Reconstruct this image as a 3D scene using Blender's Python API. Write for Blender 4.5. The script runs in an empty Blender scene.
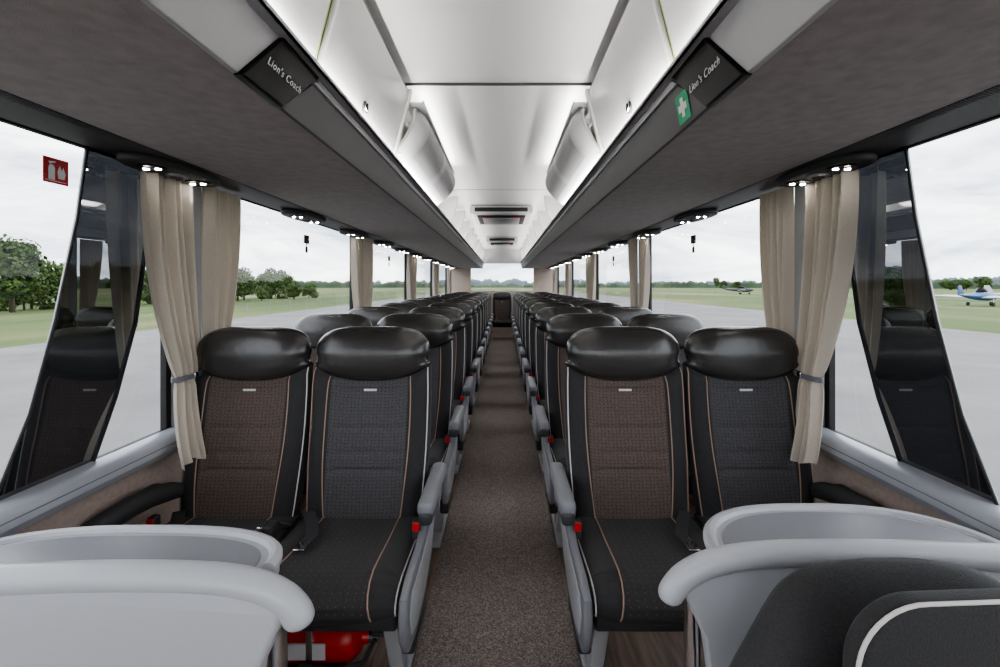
import bpy, bmesh, math, random
from mathutils import Vector, Matrix
random.seed(7)
CZ=1.25; HW=1.27
# ------------------------------------------------------------------ materials
def new_mat(name):
    m=bpy.data.materials.new(name); m.use_nodes=True
    nt=m.node_tree; b=nt.nodes["Principled BSDF"]; return m,nt,b
def mat(name,col,rough=.5,metal=0,nscale=0,namt=.15,bump=0,bscale=None,spec=.5,coat=0,sheen=0,emit=0,nosample=False):
    m,nt,b=new_mat(name)
    b.inputs['Base Color'].default_value=(*col,1); b.inputs['Roughness'].default_value=rough
    b.inputs['Metallic'].default_value=metal; b.inputs['Specular IOR Level'].default_value=spec
    b.inputs['Coat Weight'].default_value=coat; b.inputs['Sheen Weight'].default_value=sheen
    if emit: 
        b.inputs['Emission Color'].default_value=(*col,1); b.inputs['Emission Strength'].default_value=emit
        if nosample: m.cycles.emission_sampling='NONE'
    tc=nt.nodes.new('ShaderNodeTexCoord')
    if nscale:
        n=nt.nodes.new('ShaderNodeTexNoise'); n.inputs['Scale'].default_value=nscale; n.inputs['Detail'].default_value=6
        nt.links.new(tc.outputs['Object'],n.inputs['Vector'])
        r=nt.nodes.new('ShaderNodeValToRGB'); r.color_ramp.elements[0].position=.3; r.color_ramp.elements[1].position=.7
        r.color_ramp.elements[0].color=(*[c*(1-namt) for c in col],1); r.color_ramp.elements[1].color=(*[min(1,c*(1+namt)) for c in col],1)
        nt.links.new(n.outputs['Fac'],r.inputs['Fac']); nt.links.new(r.outputs['Color'],b.inputs['Base Color'])
    if bump:
        n2=nt.nodes.new('ShaderNodeTexNoise'); n2.inputs['Scale'].default_value=bscale or 200; n2.inputs['Detail'].default_value=3
        nt.links.new(tc.outputs['Object'],n2.inputs['Vector'])
        bp=nt.nodes.new('ShaderNodeBump'); bp.inputs['Strength'].default_value=bump; bp.inputs['Distance'].default_value=.004
        nt.links.new(n2.outputs['Fac'],bp.inputs['Height']); nt.links.new(bp.outputs['Normal'],b.inputs['Normal'])
    return m
def dots_mat(name,col,dot,scale=70,thr=.17):
    m,nt,b=new_mat(name); b.inputs['Roughness'].default_value=.85; b.inputs['Sheen Weight'].default_value=.1
    tc=nt.nodes.new('ShaderNodeTexCoord'); s=nt.nodes.new('ShaderNodeSeparateXYZ'); nt.links.new(tc.outputs['Object'],s.inputs[0])
    a=nt.nodes.new('ShaderNodeMath'); a.operation='ADD'; nt.links.new(s.outputs['Y'],a.inputs[0]); nt.links.new(s.outputs['Z'],a.inputs[1])
    c=nt.nodes.new('ShaderNodeCombineXYZ'); nt.links.new(s.outputs['X'],c.inputs['X']); nt.links.new(a.outputs[0],c.inputs['Y'])
    v=nt.nodes.new('ShaderNodeTexVoronoi'); v.voronoi_dimensions='2D'; v.inputs['Scale'].default_value=scale; v.inputs['Randomness'].default_value=.12
    nt.links.new(c.outputs[0],v.inputs['Vector'])
    lt=nt.nodes.new('ShaderNodeMath'); lt.operation='LESS_THAN'; lt.inputs[1].default_value=thr; nt.links.new(v.outputs['Distance'],lt.inputs[0])
    n=nt.nodes.new('ShaderNodeTexNoise'); n.inputs['Scale'].default_value=260; n.inputs['Detail'].default_value=4; nt.links.new(tc.outputs['Object'],n.inputs['Vector'])
    r=nt.nodes.new('ShaderNodeValToRGB'); r.color_ramp.elements[0].position=.3; r.color_ramp.elements[1].position=.7; r.color_ramp.elements[0].color=(*[q*.6 for q in col],1); r.color_ramp.elements[1].color=(*[q*1.4 for q in col],1)
    nt.links.new(n.outputs['Fac'],r.inputs['Fac'])
    mx=nt.nodes.new('ShaderNodeMix'); mx.data_type='RGBA'; nt.links.new(lt.outputs[0],mx.inputs[0]); nt.links.new(r.outputs['Color'],mx.inputs[6]); mx.inputs[7].default_value=(*dot,1)
    nt.links.new(mx.outputs[2],b.inputs['Base Color'])
    bp=nt.nodes.new('ShaderNodeBump'); bp.inputs['Strength'].default_value=.15; bp.inputs['Distance'].default_value=.001; nt.links.new(n.outputs['Fac'],bp.inputs['Height']); nt.links.new(bp.outputs['Normal'],b.inputs['Normal'])
    return m
def glass_mat(name,tint,glossmin=.0,rough=0,gl=1.0):
    m=bpy.data.materials.new(name); m.use_nodes=True; nt=m.node_tree; nt.nodes.clear()
    o=nt.nodes.new('ShaderNodeOutputMaterial'); t=nt.nodes.new('ShaderNodeBsdfTransparent'); g=nt.nodes.new('ShaderNodeBsdfGlossy')
    t.inputs[0].default_value=(*tint,1); g.inputs['Roughness'].default_value=rough; g.inputs[0].default_value=(gl,gl,gl,1)
    geo=nt.nodes.new('ShaderNodeNewGeometry'); mr=nt.nodes.new('ShaderNodeMapRange'); mr.inputs['To Min'].default_value=1.45; mr.inputs['To Max'].default_value=1/1.45
    nt.links.new(geo.outputs['Backfacing'],mr.inputs['Value'])
    f=nt.nodes.new('ShaderNodeFresnel'); nt.links.new(mr.outputs[0],f.inputs[0])
    a=nt.nodes.new('ShaderNodeMath'); a.operation='ADD'; a.inputs[1].default_value=glossmin; a.use_clamp=True; nt.links.new(f.outputs[0],a.inputs[0])
    mx=nt.nodes.new('ShaderNodeMixShader'); nt.links.new(a.outputs[0],mx.inputs[0]); nt.links.new(t.outputs[0],mx.inputs[1]); nt.links.new(g.outputs[0],mx.inputs[2]); nt.links.new(mx.outputs[0],o.inputs[0]); return m
def ribs_mat(name,col,axis='Y',scale=60,rough=.45,strength=.8,metal=0):
    m,nt,b=new_mat(name); b.inputs['Roughness'].default_value=rough; b.inputs['Metallic'].default_value=metal
    tc=nt.nodes.new('ShaderNodeTexCoord'); w=nt.nodes.new('ShaderNodeTexWave'); w.bands_direction=axis; w.inputs['Scale'].default_value=scale
    nt.links.new(tc.outputs['Object'],w.inputs['Vector'])
    r=nt.nodes.new('ShaderNodeValToRGB'); r.color_ramp.elements[0].color=(*[c*.55 for c in col],1); r.color_ramp.elements[1].color=(*col,1)
    nt.links.new(w.outputs['Fac'],r.inputs['Fac']); nt.links.new(r.outputs['Color'],b.inputs['Base Color'])
    bp=nt.nodes.new('ShaderNodeBump'); bp.inputs['Strength'].default_value=strength; bp.inputs['Distance'].default_value=.003
    nt.links.new(w.outputs['Fac'],bp.inputs['Height']); nt.links.new(bp.outputs['Normal'],b.inputs['Normal']); return m

M=dict(
 leather=mat('black_leather',(.038,.034,.032),.27,bump=.25,bscale=40,spec=.8),
 fabric=mat('black_fabric',(.027,.026,.027),.75,nscale=300,namt=.35,bump=.3,bscale=400,sheen=.1),
 brown=dots_mat('brown_dotted_fabric',(.115,.084,.070),(.036,.028,.025)),
 grey=dots_mat('grey_dotted_fabric',(.078,.074,.079),(.025,.024,.026)),
 cush=dots_mat('black_dotted_fabric',(.038,.034,.034),(.10,.087,.078),45,.10),
 pipe=mat('copper_piping',(.40,.26,.20),.6), pipew=mat('white_piping',(.64,.60,.58),.6),
 plast=mat('grey_plastic',(.23,.232,.25),.45,bump=.1,bscale=500), dplast=mat('dark_grey_plastic',(.05,.05,.053),.5,bump=.1,bscale=500),
 lplast=mat('light_grey_plastic',(.44,.445,.465),.34,bump=.06,bscale=300),
 steel=mat('chrome_steel',(.7,.7,.72),.15,1), red=mat('red_plastic',(.65,.02,.02),.35), label=mat('seat_label',(.7,.68,.65),.6),
 ceil=mat('ceiling_white',(.88,.88,.87),.5,nscale=4,namt=.01), white=mat('locker_white',(.84,.84,.83),.3,bump=.03,bscale=100,coat=.2),
 suede=mat('rack_suede',(.35,.312,.297),.9,nscale=28,namt=.13,bump=.3,bscale=350,sheen=.2),
 fascia=mat('fascia_anthracite',(.075,.075,.078),.5,metal=.1), fasl=mat('fascia_light_grey',(.50,.50,.51),.4),
 gloss=mat('gloss_black',(.003,.003,.003),.30,spec=.12), lettering=mat('white_lettering',(.85,.85,.85),.5),
 wallp=mat('wall_beige_fabric',(.52,.42,.365),.9,nscale=60,namt=.1,bump=.3,bscale=300),
 sill=mat('sill_anodised',(.46,.475,.52),.35,metal=.2), rubber=mat('window_rubber',(.012,.012,.012),.6),
 pillar=mat('pillar_grey',(.36,.355,.36),.6), curtain=None,
 strip=mat('service_strip',(.05,.05,.052),.45), ribs=ribs_mat('ribbed_strip',(.075,.075,.077),'Y',40),
 led=mat('led_white',(1,.98,.93),.4,emit=80,nosample=True), fillc=mat('ledge_fill_glow',(1,.975,.94),.4,emit=72), fillm=mat('module_fill_glow',(1,.975,.94),.4,emit=40), lime=mat('lime_strip',(.55,.65,.12),.5),  # ledge and module emitters are added fill to brighten the interior
 green=mat('safety_green',(0,.35,.15),.5), sred=mat('safety_red',(.60,.02,.03),.5), signw=mat('sign_white',(.85,.85,.85),.5),
 grille=ribs_mat('speaker_grille',(.62,.62,.63),'Z',75,.45,.5,.2), hatch=mat('hatch_frame',(.60,.60,.61),.4), dark=mat('void_dark',(.02,.02,.022),.6),
)
def carpet():
    m,nt,b=new_mat('aisle_carpet'); b.inputs['Roughness'].default_value=.95
    tc=nt.nodes.new('ShaderNodeTexCoord'); v=nt.nodes.new('ShaderNodeTexVoronoi'); v.inputs['Scale'].default_value=240; nt.links.new(tc.outputs['Object'],v.inputs['Vector'])
    s=nt.nodes.new('ShaderNodeSeparateXYZ'); nt.links.new(v.outputs['Color'],s.inputs[0])
    r=nt.nodes.new('ShaderNodeValToRGB'); e=r.color_ramp.elements; e[0].color=(.11,.088,.078,1); e[1].color=(.32,.27,.245,1); x=e.new(.5); x.color=(.20,.165,.148,1)
    nt.links.new(s.outputs[0],r.inputs[0]); nt.links.new(r.outputs[0],b.inputs['Base Color'])
    bp=nt.nodes.new('ShaderNodeBump'); bp.inputs['Strength'].default_value=.4; bp.inputs['Distance'].default_value=.002; nt.links.new(v.outputs['Distance'],bp.inputs['Height']); nt.links.new(bp.outputs['Normal'],b.inputs['Normal']); return m
def wood():
    m,nt,b=new_mat('floor_wood_vinyl'); b.inputs['Roughness'].default_value=.4
    tc=nt.nodes.new('ShaderNodeTexCoord'); mp=nt.nodes.new('ShaderNodeMapping'); mp.inputs['Scale'].default_value=(14,1.2,1); nt.links.new(tc.outputs['Object'],mp.inputs[0])
    n=nt.nodes.new('ShaderNodeTexNoise'); n.inputs['Scale'].default_value=3; n.inputs['Detail'].default_value=8; nt.links.new(mp.outputs[0],n.inputs['Vector'])
    r=nt.nodes.new('ShaderNodeValToRGB'); r.color_ramp.elements[0].color=(.10,.07,.053,1); r.color_ramp.elements[1].color=(.33,.235,.18,1); r.color_ramp.elements[0].position=.3; r.color_ramp.elements[1].position=.7
    nt.links.new(n.outputs[0],r.inputs[0]); nt.links.new(r.outputs[0],b.inputs['Base Color']); return m
M['carpet']=carpet(); M['wood']=wood()
def curt():
    m,nt,b=new_mat('curtain_beige'); b.inputs['Roughness'].default_value=.9; b.inputs['Sheen Weight'].default_value=.2
    tc=nt.nodes.new('ShaderNodeTexCoord'); n=nt.nodes.new('ShaderNodeTexNoise'); n.inputs['Scale'].default_value=250; nt.links.new(tc.outputs['Object'],n.inputs['Vector'])
    r=nt.nodes.new('ShaderNodeValToRGB'); r.color_ramp.elements[0].color=(.50,.445,.375,1); r.color_ramp.elements[1].color=(.69,.62,.53,1); nt.links.new(n.outputs[0],r.inputs[0]); nt.links.new(r.outputs[0],b.inputs['Base Color'])
    tr=nt.nodes.new('ShaderNodeBsdfTranslucent'); tr.inputs[0].default_value=(.60,.52,.43,1); mx=nt.nodes.new('ShaderNodeMixShader'); mx.inputs[0].default_value=.13
    o=nt.nodes['Material Output']; nt.links.new(b.outputs[0],mx.inputs[1]); nt.links.new(tr.outputs[0],mx.inputs[2]); nt.links.new(mx.outputs[0],o.inputs[0]); return m
M['curtain']=curt()
M['glass']=glass_mat('window_glass',(.95,.96,.96),gl=.5); M['tint']=glass_mat('dark_tinted_glass',(.15,.155,.165),.17,.01)

# ------------------------------------------------------------------ mesh builder
class MB:
    def __init__(s): s.v=[]; s.f=[]; s.m=[]; s.names=[]
    def mi(s,n):
        if n not in s.names: s.names.append(n)
        return s.names.index(n)
    def add(s,vs,fs,m):
        o=len(s.v); s.v+= [tuple(v) for v in vs]
        for i,f in enumerate(fs):
            s.f.append(tuple(a+o for a in f)); s.m.append(s.mi(m[i] if isinstance(m,list) else m))
    def add_bm(s,bm,m,mtx=None):
        if mtx is not None: bm.transform(mtx)
        bm.verts.index_update(); s.add([v.co[:] for v in bm.verts],[[v.index for v in f.verts] for f in bm.faces],m); bm.free()
    def box(s,x0,x1,y0,y1,z0,z1,m,bev=0,seg=3,mtx=None):
        bm=bmesh.new(); bmesh.ops.create_cube(bm,size=1)
        for v in bm.verts: v.co=Vector(((x0+x1)/2+v.co.x*(x1-x0),(y0+y1)/2+v.co.y*(y1-y0),(z0+z1)/2+v.co.z*(z1-z0)))
        if bev: bmesh.ops.bevel(bm,geom=bm.edges[:],offset=bev,segments=seg,profile=.5,affect='EDGES')
        s.add_bm(bm,m,mtx)
    def plate(s,pts,fn,m,bev=0,seg=3):
        bm=bmesh.new(); n=len(pts)
        a=[bm.verts.new(fn(p[0],p[1],0)) for p in pts]; b=[bm.verts.new(fn(p[0],p[1],1)) for p in pts]
        bm.faces.new(a); bm.faces.new(b[::-1])
        for i in range(n): bm.faces.new((a[i],b[i],b[(i+1)%n],a[(i+1)%n]))
        bmesh.ops.recalc_face_normals(bm,faces=bm.faces[:])
        if bev:
            A=set(a);B=set(b); es=[e for e in bm.edges if (e.verts[0] in A and e.verts[1] in A) or (e.verts[0] in B and e.verts[1] in B)]
            bmesh.ops.bevel(bm,geom=es,offset=bev,segments=seg,profile=.5,affect='EDGES')
        s.add_bm(bm,m)
    def tube(s,path,r,m,n=8,flat=None):
        P=[Vector(p) for p in path]; R=r if isinstance(r,list) else [r]*len(P); vs=[];fs=[]
        up=Vector((0,0,1)); 
        t0=(P[1]-P[0]).normalized(); 
        if abs(t0.dot(up))>.9: up=Vector((1,0,0))
        nrm=(up-t0*up.dot(t0)).normalized()
        for i,p in enumerate(P):
            t=(P[min(i+1,len(P)-1)]-P[max(i-1,0)]).normalized(); nrm=(nrm-t*nrm.dot(t)).normalized(); bn=t.cross(nrm)
            for k in range(n):
                a=2*math.pi*k/n; vs.append(p+nrm*math.cos(a)*R[i]+bn*math.sin(a)*R[i])
        for i in range(len(P)-1):
            for k in range(n): fs.append((i*n+k,i*n+(k+1)%n,(i+1)*n+(k+1)%n,(i+1)*n+k))
        fs.append(tuple(range(n))[::-1]); fs.append(tuple(range((len(P)-1)*n,len(P)*n)))
        s.add(vs,fs,m)
    def sheet(s,prof,y0,y1,m,ny=1,flip=False):
        vs=[];fs=[];k=len(prof)
        for j in range(ny+1):
            for p in prof: vs.append((p[0],y0+(y1-y0)*j/ny,p[1]))
        for j in range(ny):
            for i in range(k-1):
                f=(j*k+i,j*k+i+1,(j+1)*k+i+1,(j+1)*k+i); fs.append(f[::-1] if flip else f)
        s.add(vs,fs,m)
    def prism(s,prof,y0,y1,m):
        s.plate(prof,lambda a,b,t:(a,y0+(y1-y0)*t,b),m)
    def mesh(s,name,ang=35):
        me=bpy.data.meshes.new(name); me.from_pydata(s.v,[],s.f)
        for n in s.names: me.materials.append(M[n])
        me.polygons.foreach_set('material_index',s.m); me.polygons.foreach_set('use_smooth',[True]*len(s.f))
        me.update(); 
        try: me.set_sharp_from_angle(angle=math.radians(ang))
        except Exception: pass
        return me
    def obj(s,name,loc=(0,0,0),parent=None,ang=35):
        o=bpy.data.objects.new(name,s.mesh(name,ang)); bpy.context.scene.collection.objects.link(o); o.location=loc
        if parent: o.parent=parent
        return o
def link(name,me,loc,rot=0,sc=1):
    o=bpy.data.objects.new(name,me); bpy.context.scene.collection.objects.link(o); o.location=loc; o.rotation_euler=(0,0,rot); o.scale=(sc,)*3; return o
def empty(name,loc=(0,0,0)):
    o=bpy.data.objects.new(name,None); bpy.context.scene.collection.objects.link(o); o.location=loc; o.empty_display_size=.1; return o
def cr(keys,x):
    xs=[k[0] for k in keys]; ys=[k[1] for k in keys]
    if x<=xs[0]: return ys[0]
    if x>=xs[-1]: return ys[-1]
    i=max(j for j in range(len(xs)) if xs[j]<=x); i=min(i,len(xs)-2)
    def sl(j):
        if j<=0: return (ys[1]-ys[0])/(xs[1]-xs[0])
        if j>=len(xs)-1: return (ys[-1]-ys[-2])/(xs[-1]-xs[-2])
        a=(ys[j]-ys[j-1])/(xs[j]-xs[j-1]); b=(ys[j+1]-ys[j])/(xs[j+1]-xs[j])
        return 0 if a*b<=0 else 2*a*b/(a+b)
    h=xs[i+1]-xs[i]; t=(x-xs[i])/h
    return (2*t**3-3*t**2+1)*ys[i]+(t**3-2*t**2+t)*h*sl(i)+(-2*t**3+3*t**2)*ys[i+1]+(t**3-t**2)*h*sl(i+1)

# ------------------------------------------------------------------ seat
HB=.725
WK=[(0,.208),(.15,.220),(.45,.231),(.64,.232),(.73,.227),(.78,.216),(.82,.216),(.87,.222),(.91,.219),(.945,.204),(.972,.180),(.990,.145),(1,.10)]
TK=[(0,.07),(.25,.080),(.5,.068),(.68,.056),(.725,.044),(.76,.058),(.81,.066),(.87,.070),(.93,.062),(.97,.048),(.992,.028),(1,.012)]
Z0,Z1=.34,1.085
def backP(xn,h,front=True,off=0):
    w=cr(WK,h); t=cr(TK,h)
    z=Z0+(Z1-Z0)*h; z+=.060*(abs(xn)**2.6)*math.exp(-((h-HB)/.11)**2)*(1-max(0,(h-HB))/(1-HB))
    yc=-.105+.115*h+.02*math.sin(h*math.pi)
    e=max(0,1-abs(xn)**5)**.5
    if front:
        rec=.028*math.exp(-(abs(xn)/.66)**6)*(1 if h<.68 else max(0,1-(h-.68)/.05))
        y=yc-(t*e-rec*min(1,e*1.5))-off
        for hs in (.30,.38,.50): y+=.007*math.exp(-((h-hs)/.008)**2)*(1 if abs(xn)<.6 else 0)
        y+=.012*math.exp(-((h-HB)/.010)**2)
    else: y=yc+.045*e*min(1,t/.05)
    return Vector((xn*w,y,z))
DZ=-.042
def make_seat(name,center,side,neigh=0):
    mb=MB(); hs=[i/60*HB for i in range(61)]+[HB+(1-HB)*i/26 for i in range(1,27)]
    NF=30;NB=12
    xf=[]
    for i in range(NF+1):
        a=-1+2*i/NF; xf.append(math.copysign(1-(1-abs(a))**1.6,a))
    xb=[math.cos(math.pi*i/NB) for i in range(1,NB)]
    vs=[];fs=[];ms=[]; n=NF+1+NB-1
    for h in hs:
        for x in xf: vs.append(backP(x,h))
        for x in xb: vs.append(backP(x,h,False))
    for j in range(len(hs)-1):
        for k in range(n):
            k2=(k+1)%n; fs.append((j*n+k,j*n+k2,(j+1)*n+k2,(j+1)*n+k))
            hm=(hs[j]+hs[j+1])/2
            if k<NF:
                xm=abs((xf[k]+xf[k+1])/2)
                ms.append('leather' if hm>HB else (center if xm<.64 else 'fabric'))
            else: ms.append('leather' if hm>HB else 'dplast')
    fs.append(tuple(range((len(hs)-1)*n,len(hs)*n))); ms.append('leather'); fs.append(tuple(range(n))[::-1]); ms.append('fabric')
    mb.add(vs,fs,ms)
    hp=[.03+i*(HB-.035)/30 for i in range(31)]
    for s_ in (-1,1):
        mb.tube([backP(.655*s_*(1+.10*math.sin(h*3)-.05),h,True,.0015) for h in hp],.0024,'pipe',6)
        mb.tube([backP(.955*s_,h,True,.003) for h in hp],.0026,'pipew' if s_==side or side==0 and s_>0 else 'pipe',6)
    c=backP(0,.68,True,.003); mb.box(-.024,.024,c.y-.002,c.y+.002,c.z-.004,c.z+.004,'label')
    # cushion
    prof=[(-.08,.455),(-.18,.462),(-.30,.468),(-.42,.480),(-.49,.486),(-.535,.480),(-.565,.462),(-.580,.435),(-.582,.410),(-.575,.390),(-.555,.375),(-.50,.366),(-.3,.362),(-.08,.362)]
    pp=[]
    for i in range(len(prof)-1):
        for k in range(3): 
            t=k/3; pp.append((prof[i][0]*(1-t)+prof[i+1][0]*t,DZ+prof[i][1]*(1-t)+prof[i+1][1]*t))
    pp.append((prof[-1][0],prof[-1][1]+DZ)); NX=30; ZC=.41+DZ
    def cq(xn,y,z,off=0):
        e=max(0,1-abs(xn)**7)**.5; zz=ZC+(z-ZC)*(.25+.75*e); yy=-.33+(y+.33)*(.93+.07*e)
        if z>ZC+.03: zz-=.016*math.exp(-(abs(xn)/.6)**6)*min(1,max(0,(z-ZC-.03)/.02))
        if y<-.5: yy+=.018*xn*xn-off
        return (xn*.228,yy,zz+off)
    vs=[];fs=[];ms=[]
    for i in range(NX+1):
        a=-1+2*i/NX; xn=math.copysign(1-(1-abs(a))**1.6,a)
        for (y,z) in pp: vs.append(cq(xn,y,z))
    L=len(pp)
    for i in range(NX):
        for k in range(L):
            k2=(k+1)%L; fs.append((i*L+k,i*L+k2,(i+1)*L+k2,(i+1)*L+k)); a=abs(-1+2*(i+.5)/NX); xn=1-(1-a)**1.6
            ms.append('cush' if (xn<.66 and k<24) else 'fabric')
    fs.append(tuple(range(L))[::-1]); ms.append('fabric'); fs.append(tuple(range(NX*L,(NX+1)*L))); ms.append('fabric')
    mb.add(vs,fs,ms)
    for s_ in (-1,1):
        mb.tube([cq((.60+.10*(k/27)**2)*s_,*pp[k],.0015) for k in range(0,27)],.0024,'pipe',6)
        mb.tube([cq(.965*s_,*pp[k],.0015) for k in range(0,28)],.0026,'pipew' if s_==side else 'fabric',6)
    # lap belt strap resting on the cushion with steel tongue
    q=side if side else neigh; zt=.468+DZ
    bp=[(-q*.20,-.17,zt+.012),(-q*.16,-.24,zt+.004),(-q*.13,-.31,zt+.002),(-q*.135,-.36,zt+.006)]
    bp2=[(a+q*.035,b+.02,c_) for a,b,c_ in bp]
    vs=[Vector(p) for p in bp]+[Vector(p) for p in bp2]; k=len(bp)
    mb.add([v+Vector((0,0,.004)) for v in vs],[(i,i+1,k+i+1,k+i) for i in range(k-1)],'dplast')
    mb.box(min(-q*.135,-q*.10),max(-q*.135,-q*.10),-.39,-.345,zt+.006,zt+.014,'steel',.003)
    mb.box(-.21,.21,-.50,-.12,.27,.325,'dplast',.01)
    mb.tube([(-.22,-.18,.28),(.22,-.18,.28)],.02,'dplast',10); mb.tube([(-.22,-.44,.28),(.22,-.44,.28)],.018,'dplast',10)
    if side:
        s=side
        out=[(-.585,.405),(-.575,.455),(-.50,.475),(-.36,.475),(-.25,.50),(-.14,.56),(-.06,.60),(-.02,.585),(-.03,.52),(-.09,.42),(-.17,.34),(-.30,.285),(-.45,.27),(-.54,.29),(-.575,.34)]
        mb.plate([(a,b+DZ) for a,b in out],lambda a,b,t:(s*(.233+.024*t),a,b),'plast',.008)
        inn=[(-.55,.395),(-.53,.44),(-.37,.445),(-.22,.46),(-.13,.50),(-.14,.44),(-.20,.37),(-.32,.315),(-.45,.305),(-.53,.33)]
        mb.plate([(a,b+DZ) for a,b in inn],lambda a,b,t:(s*(.257+.004*t),a,b),'lplast',.002)
        D=DZ-.005
        mb.box(s*.262-.027,s*.262+.027,-.34,-.0,.555+D,.605+D,'plast',.018,4)
        mb.box(s*.262-.022,s*.262+.022,-.345,-.20,.53+D,.575+D,'dplast',.014,4)
        mb.plate([(-.10,.58+D),(-.0,.60+D),(.03,.55+D),(-.04,.47+D),(-.10,.47+D)],lambda a,b,t:(s*(.25+.022*t),a,b),'plast',.006)
        mb.tube([(s*.222,-.20,.44+D),(s*.226,-.27,.50+D)],.008,'dplast',8)
        mb.box(s*.226-.014,s*.226+.014,-.30,-.275,.465+D,.525+D,'dplast',.005); mb.box(s*.226-.011,s*.226+.011,-.306,-.29,.495+D,.522+D,'red',.003)
        for (a,b) in (((-.44,.27),(-.34,.02)),((-.20,.27),(-.28,.02))):
            mb.plate([(a[0]-.03,a[1]),(a[0]+.03,a[1]),(b[0]+.022,b[1]),(b[0]-.022,b[1])],lambda p,q,t:(s*(.16+.045*t),p,q),'lplast',.006)
        mb.box(s*.182-.03,s*.182+.03,-.46,-.16,.0,.025,'lplast',.006)
        mb.box(s*.225-.02,s*.225+.02,-.42,-.22,.14,.25,'dplast',.01)
    else:
        q=neigh; D=DZ
        mb.tube([(q*.222,-.18,.44+D),(q*.215,-.25,.485+D)],.008,'dplast',8)
        mb.box(q*.20-.03,q*.20+.02,-.30,-.25,.475+D,.50+D,'dplast',.006); mb.box(q*.20-.028,q*.20-.01,-.305,-.26,.478+D,.503+D,'steel',.003)
        mb.box(-q*.20-.014,-q*.20+.014,-.27,-.24,.46+D,.515+D,'dplast',.005); mb.box(-q*.20-.011,-q*.20+.011,-.276,-.25,.492+D,.512+D,'red',.003)
    return mb.mesh(name)
LA=make_seat('seat_left_aisle','grey',1); LW=make_seat('seat_left_window','brown',0,1)
RA=make_seat('seat_right_aisle','brown',-1); RW=make_seat('seat_right_window','grey',0,-1)
rows=[1.75+.82*k for k in range(12)]
for k,y in enumerate(rows):
    for me,x in ((LA,-.490),(LW,-.955),(RA,.490),(RW,.955)):
        link('coach_seat',me,(x,y,0))
link('coach_seat',LW,(0,rows[-1]+.02,0))

# ------------------------------------------------------------------ shell
YF,YR=-1.6,11.35
mb=MB(); mb.box(-1.3,1.3,YF,YR,-.08,0,'wood'); mb.obj('floor')
mb=MB(); mb.box(-.275,.275,YF+.1,YR-.3,0,.008,'carpet',.003,2)
mb.obj('aisle_carpet')
mb=MB()
prof=[(-1.30,1.70),(-1.17,1.72),(-1.10,1.88),(-.98,2.02),(-.80,2.10),(-.60,2.14),(-.45,2.152),(0,2.157),(.45,2.152),(.60,2.14),(.80,2.10),(.98,2.02),(1.10,1.88),(1.17,1.72),(1.30,1.70)]
mb.sheet(prof,YF,YR,'ceil',1,True)
mb.sheet([(p[0]*1.02,p[1]+.04) for p in prof],YF,YR,'ceil')
mb.obj('ceiling',ang=60)
mb=MB(); mb.box(-.55,.55,1.985,1.990,2.142,2.153,'fascia'); mb.box(-.55,.55,4.2,4.204,2.148,2.153,'fasl'); mb.box(-.55,.55,8.2,8.204,2.148,2.153,'fasl'); mb.obj('trim_1')
pil=[1.78+2.1*k for k in range(5)]
for side,nm in ((-1,'left'),(1,'right')):
    s=side
    mb=MB()
    mb.box(min(s*1.25,s*1.30),max(s*1.25,s*1.30),YF,YR,0,.63,'wallp')
    mb.box(min(s*1.262,s*1.30),max(s*1.262,s*1.30),YF,YR,.62,.688,'rubber'); mb.box(min(s*1.262,s*1.30),max(s*1.262,s*1.30),YF,YR,1.685,1.74,'rubber')
    for p in [-.32]+pil: mb.box(min(s*1.215,s*1.30),max(s*1.215,s*1.30),p-.05,p+.05,.66,1.70,'pillar',.012)
    for p in pil[1:]+[pil[0]]: mb.box(min(s*1.272,s*1.295),max(s*1.272,s*1.295),p-.075,p+.075,.66,1.70,'rubber')
    mb.obj('wall_'+nm)
    mb=MB()
    pr=[(1.262,.70),(1.235,.698),(1.210,.690),(1.195,.674),(1.190,.650),(1.198,.632),(1.215,.622),(1.262,.620)]
    mb.plate([(s*a,b) for a,b in pr],lambda a,b,t:(a,YF+(YR-YF)*t,b),'sill')
    mb.tube([(s*1.196,YF,.668),(s*1.196,YR,.668)],.003,'plast',6)
    mb.obj('trim_sill_'+nm)
    mb=MB(); mb.box(min(s*1.22,s*1.25),max(s*1.22,s*1.25),YF,YR,0,.10,'dplast',.01); mb.obj('baseboard_'+nm)
    edges=[YF]+[-.32]+pil+[YR]
    for i in range(len(edges)-1):
        w=MB(); a,b=edges[i]+.03,edges[i+1]-.03
        w.add([(s*1.275,a,.68),(s*1.275,b,.68),(s*1.275,b,1.70),(s*1.275,a,1.70)],[(0,1,2,3)],'glass')
        w.box(min(s*1.264,s*1.280),max(s*1.264,s*1.280),a,b,.686,.70,'rubber'); w.box(min(s*1.264,s*1.280),max(s*1.264,s*1.280),a,b,1.672,1.69,'rubber')
        w.obj('window_%d'%(i+1+(8 if s>0 else 0)))
    w=MB(); ol=[(1.37,1.69),(1.335,1.45),(1.27,1.15),(1.20,.90),(1.11,.69),(1.385,.69),(1.47,.88),(1.55,1.12),(1.60,1.42),(1.635,1.69)]
    w.plate(ol,lambda a,b,t:(s*(1.262+.006*t),a,b),'tint')
    w.tube([(s*1.258,a,b) for a,b in ol[5:]],.004,'rubber',6); w.tube([(s*1.258,a,b) for a,b in ol[:5]],.004,'rubber',6)
    w.obj('slanted_pillar_glass')
mb=MB(); y=YR
mb.box(-1.3,1.3,y,y+.05,0,1.10,'wallp'); mb.box(-1.3,1.3,y,y+.05,1.80,2.2,'ceil'); mb.box(-1.3,-.8,y,y+.05,1.10,1.80,'wallp'); mb.box(.8,1.3,y,y+.05,1.10,1.80,'wallp'); mb.obj('wall_rear')
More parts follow.
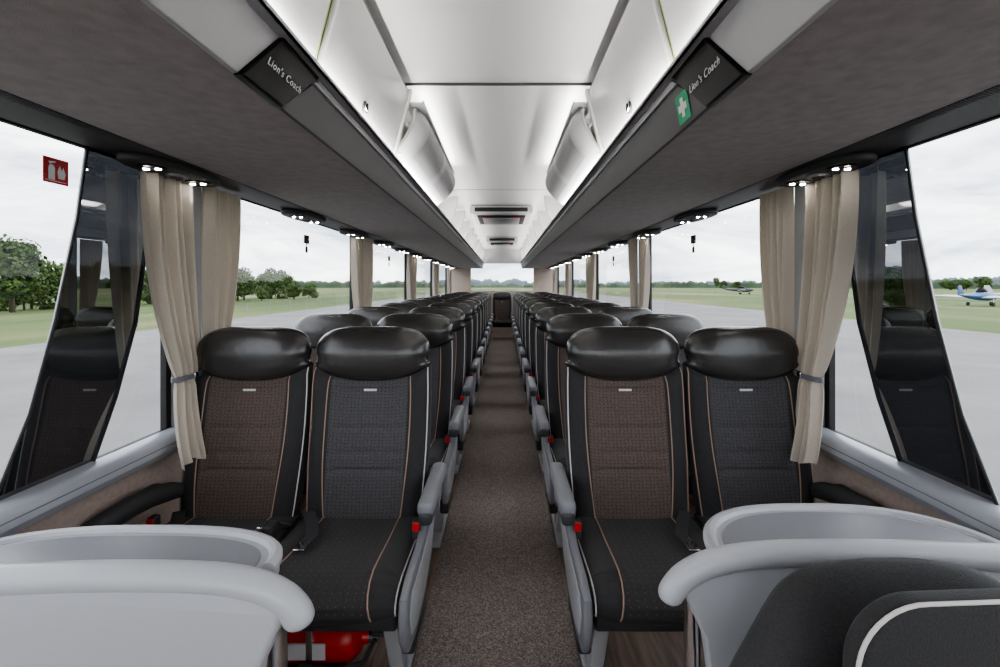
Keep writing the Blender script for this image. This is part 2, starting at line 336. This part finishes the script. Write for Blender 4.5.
w=MB(); w.add([(-.8,y+.02,1.10),(.8,y+.02,1.10),(.8,y+.02,1.80),(-.8,y+.02,1.80)],[(0,1,2,3)],'glass'); w.obj('window_17')
mb=MB(); y=YF
mb.box(-1.3,1.3,y-.05,y,0,.55,'dplast'); mb.box(-1.3,1.3,y-.05,y,2.0,2.2,'ceil'); mb.box(-1.3,-1.2,y-.05,y,.55,2.0,'pillar'); mb.box(1.2,1.3,y-.05,y,.55,2.0,'pillar'); mb.obj('wall_front')
w=MB(); w.add([(-1.2,y-.02,.55),(1.2,y-.02,.55),(1.2,y-.02,2.0),(-1.2,y-.02,2.0)],[(0,1,2,3)],'glass'); w.obj('window_18')

# ------------------------------------------------------------------ racks
def fx(z): return .50-.025*(z-1.67)/.13
def dx(z): return .475-.075*(z-1.81)/.29
for s in (-1,1):
    root=empty('overhead_luggage_rack',(0,0,0))
    mb=MB()
    mb.prism([(s*.505,1.67),(s*1.06,1.67),(s*1.06,1.69),(s*.505,1.69)],YF,YR,'suede')
    mb.prism([(s*1.06,1.668),(s*1.08,1.662),(s*1.262,1.676),(s*1.262,1.70),(s*1.06,1.70)],1.55,YR,'strip')
    mb.prism([(s*1.06,1.668),(s*1.08,1.662),(s*1.262,1.676),(s*1.262,1.70),(s*1.06,1.70)],YF,1.55,'ribs')
    mb.obj('rack_underside',parent=root)
    mb=MB()
    F=lambda a,b,t:(s*(fx(b)+.012*t-.002),a,b)
    mb.plate([(YF,1.665),(.87,1.665),(.985,1.80),(YF,1.80)],F,'fasl',.003)
    mb.plate([(1.03,1.665),(YR,1.665),(YR,1.775),(1.165,1.775)],F,'fascia',.003)
    mb.plate([(1.165,1.778),(YR,1.778),(YR,1.797),(1.195,1.797)],lambda a,b,t:(s*(fx(b)+.012*t-.006),a,b),'fasl',.003)
    mb.obj('rack_fascia',parent=root)
    mb=MB()
    mb.box(min(s*.446,s*.485),max(s*.446,s*.485),YF,YR-.1,1.796,1.802,'fasl'); mb.box(min(s*.446,s*.450),max(s*.446,s*.450),YF,YR-.1,1.796,1.812,'fasl')
    mb.add([(s*.455,YF+.1,1.8035),(s*.468,YF+.1,1.8035),(s*.468,YR-.2,1.8035),(s*.455,YR-.2,1.8035)],[(0,1,2,3)],'fillc')  # added upward fill strip, hidden behind the lip, brightens ceiling and doors
    mb.obj('fill_light_ledge',parent=root)
    mb=MB(); mb.plate([(.870,1.662),(1.03,1.662),(1.185,1.806),(.99,1.806)],lambda a,b,t:(s*(fx(b)-.012+.022*t),a,b),'gloss',.004)
    mb.obj('gloss_end_panel',parent=root)
    cu=bpy.data.curves.new('panel_lettering','FONT'); cu.body="Lion's Coach"; cu.size=.025; cu.shear=.3; cu.extrude=.0005; cu.space_character=1.15
    cu.align_x='CENTER'; cu.align_y='CENTER'; cu.materials.append(M['lettering'])
    t=bpy.data.objects.new('panel_lettering',cu); bpy.context.scene.collection.objects.link(t); t.parent=root
    zc=1.725; X=Vector((0,-s*1.0,0)) ; U=Vector((-s*.025,0,.13)).normalized(); Nn=X.cross(U)
    m=Matrix((X,U,Nn)).transposed().to_4x4(); m.translation=Vector((s*(fx(zc)-.0140),1.012,zc)); t.matrix_world=m
    for (a,b) in ((.0,.28),(.30,1.150),(1.19,1.965)):
        mb=MB(); r=.035
        pts=[]
        for (cy,cz_,a0) in ((b-r,2.10-r,0),(a+r,2.10-r,90),(a+r,1.818+r,180),(b-r,1.818+r,270)):
            for k in range(6):
                an=math.radians(a0+k*18); pts.append((cy+r*math.cos(an),cz_+r*math.sin(an)))
        mb.plate(pts,lambda p,q,t:(s*(dx(q)-.004+.02*t),p,q),'white',.005)
        mb.obj('locker_door',parent=root)
    mb=MB()
    mb.plate([(YF,1.80),(1.99,1.80),(1.99,2.13),(YF,2.13)],lambda a,b,t:(s*(dx(b)+.016+.01*t),a,b),'plast')
    mb.box(min(s*.50,s*1.1),max(s*.50,s*1.1),1.985,1.995,1.70,2.10,'white')
    mb.plate([(1.972,1.815),(2.005,1.815),(2.005,2.12),(1.972,2.12)],lambda a,b,t:(s*(dx(b)-.010+.04*t),a,b),'white',.006)
    mb.plate([(1.163,1.82),(1.170,1.82),(1.170,2.10),(1.163,2.10)],lambda a,b,t:(s*(dx(b)+.006+.01*t),a,b),'lime')  # thin yellow-green strip between the door edges
    mb.plate([(2.007,1.83),(2.014,1.83),(2.014,2.08),(2.007,2.08)],lambda a,b,t:(s*(dx(b)-.006+.01*t),a,b),'lime')
    mb.obj('locker_frame',parent=root)
    mb=MB() # lock
    for yy in (1.53,.75):
        z=1.862; x=s*(dx(z)-.004); 
        mb.tube([(x+s*.004,yy,z),(x-s*.006,yy,z)],.021,'dplast',18); mb.tube([(x-s*.006,yy,z),(x-s*.010,yy,z)],.015,'steel',16)
        mb.box(min(x-s*.009,x-s*.014),max(x-s*.009,x-s*.014),yy-.004,yy+.004,z-.012,z+.012,'dark',.001)
    mb.obj('lock',parent=root)
    mb=MB(); N=14;K=26; vs=[];fs=[]
    for j in range(K+1):
        v=j/K; yy=2.06+1.30*v; en=min(1,(min(v,1-v)/.10)) ; en=math.sqrt(max(0,1-(1-en)**2))
        for i in range(N+1):
            u=i/N; z=1.835+.26*u; z=1.96+(z-1.96)*(.72+.28*en); x=.49-.10*u-.095*max(0,math.sin(math.pi*u))**.7*(.25+.75*en)-.01*v
            vs.append((s*x,yy,z))
    for j in range(K):
        for i in range(N): fs.append((j*(N+1)+i,j*(N+1)+i+1,(j+1)*(N+1)+i+1,(j+1)*(N+1)+i))
    mb.add(vs,fs,['grille' if 2<=i<=11 and (2<=j<=11 or 14<=j<=23) else 'hatch' for j in range(K) for i in range(N)])
    for jj in (0,K): mb.tube([vs[jj*(N+1)+i] for i in range(N+1)],.008,'lplast',8)
    for ii in (0,N): mb.tube([vs[j*(N+1)+ii] for j in range(K+1)],.008,'lplast',8)
    mb.box(min(s*.46,s*1.0),max(s*.46,s*1.0),2.08,3.30,1.86,2.07,'white',.01)
    # added gutter hiding a glowing fill strip that brightens the ceiling edge
    mb.box(min(s*.345,s*.43),max(s*.345,s*.43),2.03,3.34,2.080,2.086,'hatch'); mb.box(min(s*.343,s*.346),max(s*.343,s*.346),2.03,3.34,2.080,2.093,'hatch')
    mb.add([(s*.352,2.04,2.088),(s*.368,2.04,2.088),(s*.368,3.32,2.088),(s*.352,3.32,2.088)],[(0,1,2,3)],'fillm')  # added fill emitter, no real lamp of the module
    mb.obj('speaker_module',parent=root)
    mb=MB(); y=3.50
    while y<YR-.2:
        ol=[(.49,1.80),(.50,1.86),(.475,1.93),(.43,2.02),(.42,2.12),(1.0,2.04),(1.12,1.86),(1.12,1.69),(.50,1.69)]
        mb.plate([(s*a,b) for a,b in ol],lambda a,b,t:(a,y+.05*t,b),'white',.008)
        y+=.82
    mb.box(min(s*.50,s*1.1),max(s*.50,s*1.1),2.0,YR,1.69,1.71,'fasl')
    mb.obj('rack_divider',parent=root)
    mb=MB(); ys=[1.58,2.62,3.50,4.36,5.2,6.0,6.85,7.7,8.5,9.3,10.1]
    for yy in ys:
        ol=[(s*(1.15+.080*math.copysign(abs(math.cos(k/32*2*math.pi))**.7,math.cos(k/32*2*math.pi))),yy+.20*math.copysign(abs(math.sin(k/32*2*math.pi))**.7,math.sin(k/32*2*math.pi))) for k in range(32)]
        mb.plate(ol,lambda a,b,t:(a,b,1.668-.028*t),'dplast' ,.010)
        for q in (-.11,.11):
            mb.tube([(s*1.14,yy+q,1.642),(s*1.14,yy+q,1.636)],[.045,.040],'gloss',20)
            for w_ in (-.020,.020):
                mb.tube([(s*1.14+w_,yy+q,1.637),(s*1.14+w_,yy+q,1.633)],.014,'steel',12)
                mb.tube([(s*1.14+w_,yy+q,1.6328),(s*1.14+w_,yy+q,1.631)],.008,'led',8)
        mb.tube([(s*1.14,yy,1.642),(s*1.14,yy,1.632)],.034,'plast',18); mb.tube([(s*1.14,yy,1.632),(s*1.14,yy,1.629)],.020,'dark',16)
    mb.obj('reading_light_panel',parent=root)

for (ya,yb,w) in ((5.0,5.9,.36),(8.3,8.9,.30)):
    mb=MB()
    mb.box(-w,w,ya,yb,2.05,2.15,'hatch',.03,4); mb.box(-w+.06,w-.06,ya-.006,ya+.05,2.075,2.125,'dark',.01)
    mb.box(-w+.08,w-.08,ya+.1,yb-.12,2.035,2.07,'dark',.015); mb.box(-w+.14,w-.14,ya+.2,yb-.2,2.025,2.05,'hatch',.01)
    for q in (-1,1): mb.box(q*.17-.03,q*.17+.03,ya+.13,ya+.17,2.025,2.04,'sred',.004)
    mb.obj('roof_hatch')

# ------------------------------------------------------------------ curtains
def curtain(s,T,Ti,B,ztop=1.638,ztie=.91,zbot=.60,x0=1.205,n=6,ph=0,xb=0):
    mb=MB(); NU=90;NV=44; vs=[];fs=[]
    for j in range(NV+1):
        v=j/NV; z=ztop+(zbot-ztop)*v; xs=0
        if z>ztie:
            t=max(0,min(1,(ztop-z)/(ztop-ztie))); k=t**1.6*.55+.45*t*t*t
            a=T[0]*(1-k)+Ti[0]*k; b=T[1]*(1-k)+Ti[1]*k; xs=xb*.35*t*t
        else:
            t=max(0,min(1,(ztie-z)/(ztie-zbot))); k=1-(1-t)**1.8; a=Ti[0]*(1-k)+B[0]*k; b=Ti[1]*(1-k)+B[1]*k; xs=xb*(.35+.65*t)
        amp=.026+.004*math.sin(v*5)
        if abs(z-ztie)<.04: amp*=.6+.4*abs(z-ztie)/.04
        for i in range(NU+1):
            u=i/NU; w=u+.02*math.sin(v*4+ph+u*5)
            q=math.sin(w*2*math.pi*n+ph)+.35*math.sin(w*2*math.pi*n*.53+1.3+v*2)
            zz=z+(.012*math.sin(u*9+ph) if j==NV else 0)
            if j==0: zz=1.658
            vs.append((s*(x0-xs+amp*q*.72),a+(b-a)*u,zz))
    for j in range(NV):
        for i in range(NU): fs.append((j*(NU+1)+i,j*(NU+1)+i+1,(j+1)*(NU+1)+i+1,(j+1)*(NU+1)+i))
    mb.add(vs,fs,'curtain')
    yc=(Ti[0]+Ti[1])/2; hw=(Ti[1]-Ti[0])/2+.010; x0-=xb*.35
    loop=[(s*(x0+.026*math.sin(k/20*2*math.pi)),yc+hw*math.cos(k/20*2*math.pi),ztie+.004*math.cos(k/20*2*math.pi)) for k in range(21)]
    for dz in (-.006,0,.006): mb.tube([(p[0],p[1],p[2]+dz) for p in loop],.004,'plast',6)
    mb.box(min(s*(x0-.034),s*(x0-.026)),max(s*(x0-.034),s*(x0-.026)),yc-.010,yc+.010,ztie-.012,ztie+.012,'steel',.003)
    return mb.obj('window_curtain',ang=180)
for s in (-1,1):
    for i,p in enumerate(pil):
        if i==0: curtain(s,(p-.27,p-.06),(p-.17,p-.04),(p-.24,p-.05),ph=s,zbot=.615,xb=.11,n=5)
        else: curtain(s,(p-.25,p-.05),(p-.13,p-.04),(p-.13,p+.06),ph=i*1.7+s,zbot=.62,xb=.0)
        curtain(s,(p+.055,p+.26),(p+.05,p+.15),(p+.05,p+.17),ph=i*2.1+1+s,zbot=.66,n=5)

for s in (-1,1):
    for k,y in enumerate(rows):
        mb=MB()
        pa=[(s*1.212,-.47,.508),(s*1.208,-.45,.516),(s*1.200,-.40,.524),(s*1.190,-.32,.530),(s*1.180,-.24,.528),(s*1.172,-.16,.512),(s*1.170,-.10,.49)]
        mb.tube(pa,[.016,.026,.032,.034,.034,.032,.024],'dplast',16)
        mb.box(min(s*1.20,s*1.249),max(s*1.20,s*1.249),-.43,-.14,.475,.535,'dplast',.014)
        mb.obj('side_armrest',(0,y,0))

def sign(name,fn,base,cross):
    mb=MB(); mb.plate([(-.036,-.036),(.036,-.036),(.036,.036),(-.036,.036)],lambda a,b,t:fn(a,b,.001*t),base)
    f2=lambda a,b,t:fn(a,b,.0012+.0008*t)
    for c in cross: mb.plate(c,f2,'signw')
    mb.obj(name)
sign('fire_extinguisher_sign',lambda a,b,t:(-1.258+t,1.27+a,1.575+b),'sred',[[(-.022,-.026),(-.004,-.026),(-.004,.008),(-.008,.016),(-.018,.016),(-.022,.008)],[(-.018,.018),(-.002,.024),(-.002,.028),(-.022,.024)],[(.006,-.020),(.024,-.020),(.027,-.004),(.020,.014),(.016,.002),(.010,.018),(.004,.0)],[(-.030,-.03),(.03,-.03),(.03,-.028),(-.03,-.028)]])
def ff(a,b,t):
    z=1.712+b; return (fx(z)-.004-t,1.155-a,z)
w_=.0085
sign('first_aid_sign',ff,'green',[[(-w_,-.024),(w_,-.024),(w_,-w_),(.024,-w_),(.024,w_),(w_,w_),(w_,.024),(-w_,.024),(-w_,w_),(-.024,w_),(-.024,-w_),(-w_,-w_)]])
for s in (-1,1):
    for yy in (2.9,5.0):
        mb=MB(); mb.box(-.006,.006,-.03,.03,-.025,.03,'dplast',.004); mb.box(-.005,.005,-.012,.012,-.085,-.045,'dplast',.004); mb.tube([(0,0,-.045),(0,0,-.02)],.003,'dplast'); mb.box(-.007,.007,-.012,.012,.0,.01,'sred')
        mb.obj('emergency_hammer',(s*1.262,yy,1.545))

# ------------------------------------------------------------------ foreground barriers / tables
def arc(cx,cz,r,a0,a1,n=10,rz=None):
    rz=rz or r; return [(cx+r*math.cos(math.radians(a0+(a1-a0)*k/n)),cz+rz*math.sin(math.radians(a0+(a1-a0)*k/n))) for k in range(n+1)]
def barrier(s,y,xin,ztop,inset,rr,xout=1.24):
    root=empty('partition_barrier',(0,0,0)); mb=MB()
    K=[(xin+.004,ztop-.10),(xin+.010,ztop-.078),(xin+.035,ztop-.050),(xin+.08,ztop-.027),(xin+.15,ztop-.012),(xin+.25,ztop-.004),(.75,ztop),(1.0,ztop-.004),(xout,ztop-.012)]
    C=[]
    for i in range(len(K)-1):
        for k in range(6):
            t=k/6; p0=K[max(i-1,0)];p1=K[i];p2=K[i+1];p3=K[min(i+2,len(K)-1)]
            C.append(tuple(.5*((2*p1[q])+(-p0[q]+p2[q])*t+(2*p0[q]-5*p1[q]+4*p2[q]-p3[q])*t*t+(-p0[q]+3*p1[q]-3*p2[q]+p3[q])*t**3) for q in (0,1)))
    C.append(K[-1]); C=C[::-1]
    def yy(x): return y-.05*max(0,(x-xin)/.9)**1.0
    R=[rr]*(len(C)-5)+[rr*.98,rr*.93,rr*.82,rr*.65,rr*.35]
    mb.tube([(s*a,yy(a),b) for a,b in C],R,'lplast',18)
    face=[(xout,.05)]+C[:-10]+[(xin+.030,ztop-.085),(xin+.045,ztop-.115),(xin+.066,ztop-.16),(xin+.08,ztop-.26),(xin+.09,.40),(xin+.11,.05)]
    mb.plate(face,lambda a,b,t:(s*a,yy(a)-inset+(inset+.02)*t,b),'lplast',min(.012,inset*.5))
    mb.obj('panel',parent=root,ang=50)
    mb=MB(); px=xin+.058; mb.tube([(s*px,y+.03,.0),(s*px,y+.03,ztop-.09)],.0145,'steel',18); mb.tube([(s*px,y+.03,.0),(s*px,y+.03,.012)],.03,'steel',18)
    mb.obj('pole',parent=root)
    return root
barrier(-1,.80,.340,.737,.025,.027); barrier(1,.80,.315,.780,.008,.022)
def table(s,x0,x1,y0,y1,z):
    root=empty('folding_table'); mb=MB(); cx=(x0+x1)/2; a=(x1-x0)/2
    def outline(sc,e=2.6):
        pts=[]
        for k in range(41):
            t=math.pi*k/40; c=math.cos(t);d=max(0,math.sin(t))
            pts.append((cx+a*sc*math.copysign(abs(c)**(2/e),c),y0+(y1-y0)*(1-(1-sc)*a/(y1-y0))*abs(d)**(2/e)))
        return pts
    mb.plate(outline(1),lambda p,q,t:(s*p,q,z-.05+.043*t),'lplast',.010)
    mb.tube([(s*p,q,z-.010) for p,q in outline(.98)],.013,'lplast',10)
    mb.plate(outline(.90),lambda p,q,t:(s*p,q,z-.008+.004*t),'plast',.001)
    mb.obj('table_top',parent=root)
    mb=MB(); mb.tube([(s*cx,y0+.03,z-.03),(s*cx,y0+.03,.0)],.018,'steel',12); mb.obj('support',parent=root)
table(-1,.415,1.06,.835,.970,.726); table(1,.43,1.02,.835,1.045,.736)

# guide seat, right foreground
root=empty('guide_seat')
mb=MB()
HK=[(0,.25),(.3,.27),(.55,.255),(.72,.215),(.80,.192),(.88,.172),(.94,.145),(.975,.11),(.99,.08),(1,.05)]
vs=[];fs=[];N=40;Kk=50
for j in range(Kk+1):
    h=j/Kk; w=cr(HK,h); z=.45+.397*h; t=.055*min(1,math.sqrt(max(0.02,(1-h)*5)))
    yc=.60+.05*h
    for i in range(N):
        a=2*math.pi*i/N; c=math.cos(a);d=math.sin(a)
        vs.append((.590+w*math.copysign(abs(c)**.6,c),yc+t*math.copysign(abs(d)**.8,d),z))
for j in range(Kk):
    for i in range(N): fs.append((j*N+i,j*N+(i+1)%N,(j+1)*N+(i+1)%N,(j+1)*N+i))
fs.append(tuple(range(Kk*N,(Kk+1)*N))); mb.add(vs,fs,'fabric'); mb.obj('headrest_back',parent=root,ang=60)
mb=MB()
ol=arc(.50,.81,.08,180,90,10)+[(.64,.895),(.78,.892)]+arc(.86,.81,.08,90,0,10)+[(.94,.45),(.415,.45)]
mb.plate(ol,lambda a,b,t:(a,.50+.03*t,b),'fabric',.010,4)
mb.tube([(a,.501,b) for a,b in [(.415,.50)]+ol[:-2]+[(.94,.5)]],.0024,'pipew',8)
mb.obj('backrest',parent=root)
mb=MB(); mb.box(.40,.92,.10,.56,.38,.48,'fabric',.035,4); mb.box(.45,.87,.14,.50,.0,.38,'dplast',.03); mb.obj('cushion_base',parent=root)

# fire extinguisher
mb=MB()
P=[(-.745,1.47,.09),(-.74,1.47,.09),(-.73,1.47,.09),(-.71,1.47,.09),(-.68,1.47,.09),(-.50,1.47,.09),(-.47,1.47,.09),(-.45,1.47,.09),(-.44,1.47,.09),(-.42,1.47,.09)]; R=[.01,.035,.052,.066,.07,.07,.066,.05,.025,.02]
mb.tube(P,R,'red',28); mb.tube([(-.42,1.47,.09),(-.39,1.47,.09)],.018,'steel',14); mb.box(-.41,-.36,1.45,1.49,.10,.115,'dplast',.004); mb.tube([(-.40,1.45,.09),(-.42,1.40,.06),(-.50,1.385,.05),(-.62,1.39,.06)],.008,'dplast',8)
mb.box(-.60,-.58,1.395,1.545,.0,.165,'steel',.002); mb.box(-.70,-.50,1.40,1.54,.0,.015,'dplast',.004); mb.box(-.66,-.54,1.397,1.402,.07,.12,'signw')
mb.obj('fire_extinguisher')

# ------------------------------------------------------------------ outdoors
GZ=-1.4
def plane(name,x0,x1,y0,y1,z,m):
    mb=MB(); mb.add([(x0,y0,z),(x1,y0,z),(x1,y1,z),(x0,y1,z)],[(0,1,2,3)],m); return mb.obj(name)
M['tarmac']=mat('tarmac',(.175,.17,.168),.9,nscale=.35,namt=.2,bump=.2,bscale=20)
def grass():
    m,nt,b=new_mat('grass_field'); b.inputs['Roughness'].default_value=1
    tc=nt.nodes.new('ShaderNodeTexCoord'); mp=nt.nodes.new('ShaderNodeMapping'); mp.inputs['Scale'].default_value=(.05,.012,1); nt.links.new(tc.outputs['Object'],mp.inputs[0])
    n=nt.nodes.new('ShaderNodeTexNoise'); n.inputs['Scale'].default_value=1.5; n.inputs['Detail'].default_value=10; nt.links.new(mp.outputs[0],n.inputs['Vector'])
    r=nt.nodes.new('ShaderNodeValToRGB'); e=r.color_ramp.elements; e[0].position=.35; e[0].color=(.048,.080,.014,1); e[1].position=.65; e[1].color=(.17,.16,.07,1); x=e.new(.5); x.color=(.080,.115,.025,1)
    nt.links.new(n.outputs[0],r.inputs[0]); nt.links.new(r.outputs[0],b.inputs['Base Color']); return m
M['grass']=grass()
def leaf():
    m,nt,b=new_mat('foliage'); b.inputs['Roughness'].default_value=.8
    tc=nt.nodes.new('ShaderNodeTexCoord'); n=nt.nodes.new('ShaderNodeTexNoise'); n.inputs['Scale'].default_value=1.3; n.inputs['Detail'].default_value=5; nt.links.new(tc.outputs['Object'],n.inputs['Vector'])
    r=nt.nodes.new('ShaderNodeValToRGB'); r.color_ramp.elements[0].position=.35; r.color_ramp.elements[1].position=.65; r.color_ramp.elements[0].color=(.025,.05,.010,1); r.color_ramp.elements[1].color=(.08,.13,.025,1)
    nt.links.new(n.outputs[0],r.inputs[0]); nt.links.new(r.outputs[0],b.inputs['Base Color']); return m
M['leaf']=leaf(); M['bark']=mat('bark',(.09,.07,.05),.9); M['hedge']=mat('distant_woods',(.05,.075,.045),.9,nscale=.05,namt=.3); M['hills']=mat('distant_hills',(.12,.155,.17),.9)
plane('grass_ground',-1200,1200,-300,1800,GZ-.03,'grass')
plane('tarmac_ground',-21,27,-60,160,GZ,'tarmac')
def tree_mesh(name,H,Wd,nb,nl,low=.15):
    mb=MB(); mb.tube([(0,0,0),(.05,0,H*.25),(0,.05,H*.6)],[H*.03,H*.022,H*.012],'bark',8)
    blobs=[(random.uniform(-1,1)*Wd*.32,random.uniform(-1,1)*Wd*.32,H*random.uniform(low+.15,.8),Wd*random.uniform(.22,.34)) for _ in range(nb)]
    blobs.append((0,0,H*.8,Wd*.24))
    for b in blobs[:4]: mb.tube([(0,0,H*.3),(b[0],b[1],b[2])],[H*.015,H*.005],'bark',6)
    vs=[];fs=[]
    for _ in range(nl):
        b=random.choice(blobs); d=Vector((random.gauss(0,1),random.gauss(0,1),random.gauss(0,1))).normalized(); r=b[3]*random.uniform(.7,1.08)
        c=Vector(b[:3])+d*r; c.z=max(c.z,.1)
        u=Vector((random.gauss(0,1),random.gauss(0,1),random.gauss(0,1))).normalized(); w=u.cross(d).normalized() if u.cross(d).length>.01 else Vector((1,0,0))
        sz=Wd*.035*random.uniform(.6,1.4); k=len(vs); vs+=[c+u*sz,c+w*sz,c-u*sz,c-w*sz]; fs.append((k,k+1,k+2,k+3))
    mb.add(vs,fs,'leaf'); return mb.mesh(name,180)
T=[tree_mesh('tree_a',7.5,6,9,3500),tree_mesh('tree_b',6,6.5,8,3500,.0),tree_mesh('tree_c',9,6,10,3500)]
for k in range(38): link('tree',random.choice(T),(-random.uniform(44,70),24+k*1.8+random.uniform(-2,2),GZ),random.uniform(0,6),random.uniform(.6,.85))
for k in range(14): link('tree',random.choice(T),(-random.uniform(60,150),95+k*11,GZ),random.uniform(0,6),random.uniform(.6,.95))
for k in range(8): link('tree',random.choice(T[:2]),(-random.uniform(34,50),56+k*6,GZ),random.uniform(0,6),random.uniform(.25,.5))
for k in range(26): link('tree',random.choice(T),(random.uniform(150,280),60+k*14,GZ),random.uniform(0,6),random.uniform(.6,1.0))
def hedge(name,pts,h,seedv,m='hedge'):
    random.seed(seedv); mb=MB(); vs=[];fs=[]
    n=len(pts); g=0
    for i,(x,y) in enumerate(pts):
        g=.75*g+.25*random.uniform(-1,1)*2; hh=h*(.7+.35*g+.12*random.random()+.2*math.sin(i*.021)); hh=max(hh,h*.25); vs+=[(x,y,GZ),(x*1.003,y*1.003,GZ+hh*.7),(x*1.01,y*1.01,GZ+hh),(x*1.03,y*1.03,GZ+hh*.8),(x*1.04,y*1.04,GZ)]
    for i in range(n-1):
        for k in range(4): fs.append((i*5+k,i*5+k+1,(i+1)*5+k+1,(i+1)*5+k))
    mb.add(vs,fs,m); mb.obj(name)
def arcp(R,a0,a1,n): return [(R*math.cos(math.radians(a0+(a1-a0)*i/n)),R*math.sin(math.radians(a0+(a1-a0)*i/n))) for i in range(n+1)]
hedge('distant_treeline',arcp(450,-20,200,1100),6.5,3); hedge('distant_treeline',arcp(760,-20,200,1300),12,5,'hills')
mb=MB()
for k in range(18): mb.box(-23.02,-22.98,20+k*4-.02,20+k*4+.02,GZ,GZ+1.0,'plast')
for z in (.5,.95): mb.box(-23.005,-22.995,20,88,GZ+z,GZ+z+.01,'plast')
mb.obj('field_fence')
def aircraft(loc,rot,sc,bodymat):
    mb=MB()
    mb.tube([(0,-3.6,1.25),(0,-3.4,1.2),(0,-2.9,1.15),(0,-1.8,1.2),(0,-.5,1.3),(0,1,1.25),(0,3,1.35),(0,4.2,1.45)],[.08,.28,.45,.58,.62,.45,.22,.08],bodymat,16)
    mb.plate([(-5.4,-1.0),(5.4,-1.0),(5.3,.1),(1,.45),(-1,.45),(-5.3,.1)],lambda a,b,t:(a,b,.95+abs(a)*.05+.1*t),'lplast',.03)
    mb.plate([(-1.7,3.5),(1.7,3.5),(1.5,4.2),(-1.5,4.2)],lambda a,b,t:(a,b,1.4+.06*t),'lplast',.02)
    mb.plate([(3.1,1.5),(3.7,2.6),(4.3,2.6),(4.3,1.4)],lambda a,b,t:(-.04+.08*t,a,b),bodymat,.02)
    mb.tube([(0,-1.4,1.65),(0,-1.0,1.85),(0,-.2,1.95),(0,.6,1.75)],[.1,.38,.42,.1],'gloss',14)
    for x,y in ((-1.2,-.3),(1.2,-.3),(0,-2.6)):
        mb.tube([(x,y,1.0),(x,y,.25)],.05,'steel',8); mb.tube([(x-.08,y,.25),(x+.08,y,.25)],.25,'rubber',16)
    mb.plate([(-.9,-.06),(.9,-.06),(.9,.06),(-.9,.06)],lambda a,b,t:(a,-3.62-.03*t,1.25+b),'rubber',.01)
    o=mb.obj('light_aircraft',loc); o.rotation_euler=(0,0,rot); o.scale=(sc,)*3
M['blue']=mat('aircraft_blue',(.03,.09,.25),.3)
aircraft((68,128,GZ),1.2,1,'dplast'); aircraft((60,56,GZ),1.9,1,'blue'); aircraft((70,60,GZ),1.4,1,'lplast')

# ------------------------------------------------------------------ world
w=bpy.data.worlds.new('overcast_sky'); bpy.context.scene.world=w; w.use_nodes=True; nt=w.node_tree; bg=nt.nodes['Background']
tc=nt.nodes.new('ShaderNodeTexCoord'); mp=nt.nodes.new('ShaderNodeMapping'); mp.inputs['Scale'].default_value=(1,1,3.6); nt.links.new(tc.outputs['Generated'],mp.inputs[0])
n=nt.nodes.new('ShaderNodeTexNoise'); n.inputs['Scale'].default_value=3.0; n.inputs['Detail'].default_value=8; n.inputs['Roughness'].default_value=.6; n.inputs['Distortion'].default_value=.5; nt.links.new(mp.outputs[0],n.inputs['Vector'])
r=nt.nodes.new('ShaderNodeValToRGB'); e=r.color_ramp.elements; e[0].position=.38; e[0].color=(.32,.37,.44,1); e[1].position=.62; e[1].color=(.98,.985,1,1)
nt.links.new(n.outputs['Fac'],r.inputs['Fac']); nt.links.new(r.outputs[0],bg.inputs[0]); bg.inputs[1].default_value=4.6
try: bpy.context.scene.view_settings.look='AgX - Medium High Contrast'
except Exception as ex: print(ex)

cam=bpy.data.cameras.new('camera'); cam.lens=16; cam.sensor_width=36; cam.shift_x=-.003; cam.shift_y=-.0485; cam.clip_start=.02; cam.clip_end=3000
co=bpy.data.objects.new('camera',cam); bpy.context.scene.collection.objects.link(co); co.location=(.02,0,CZ); co.rotation_euler=(math.pi/2,0,0); bpy.context.scene.camera=co
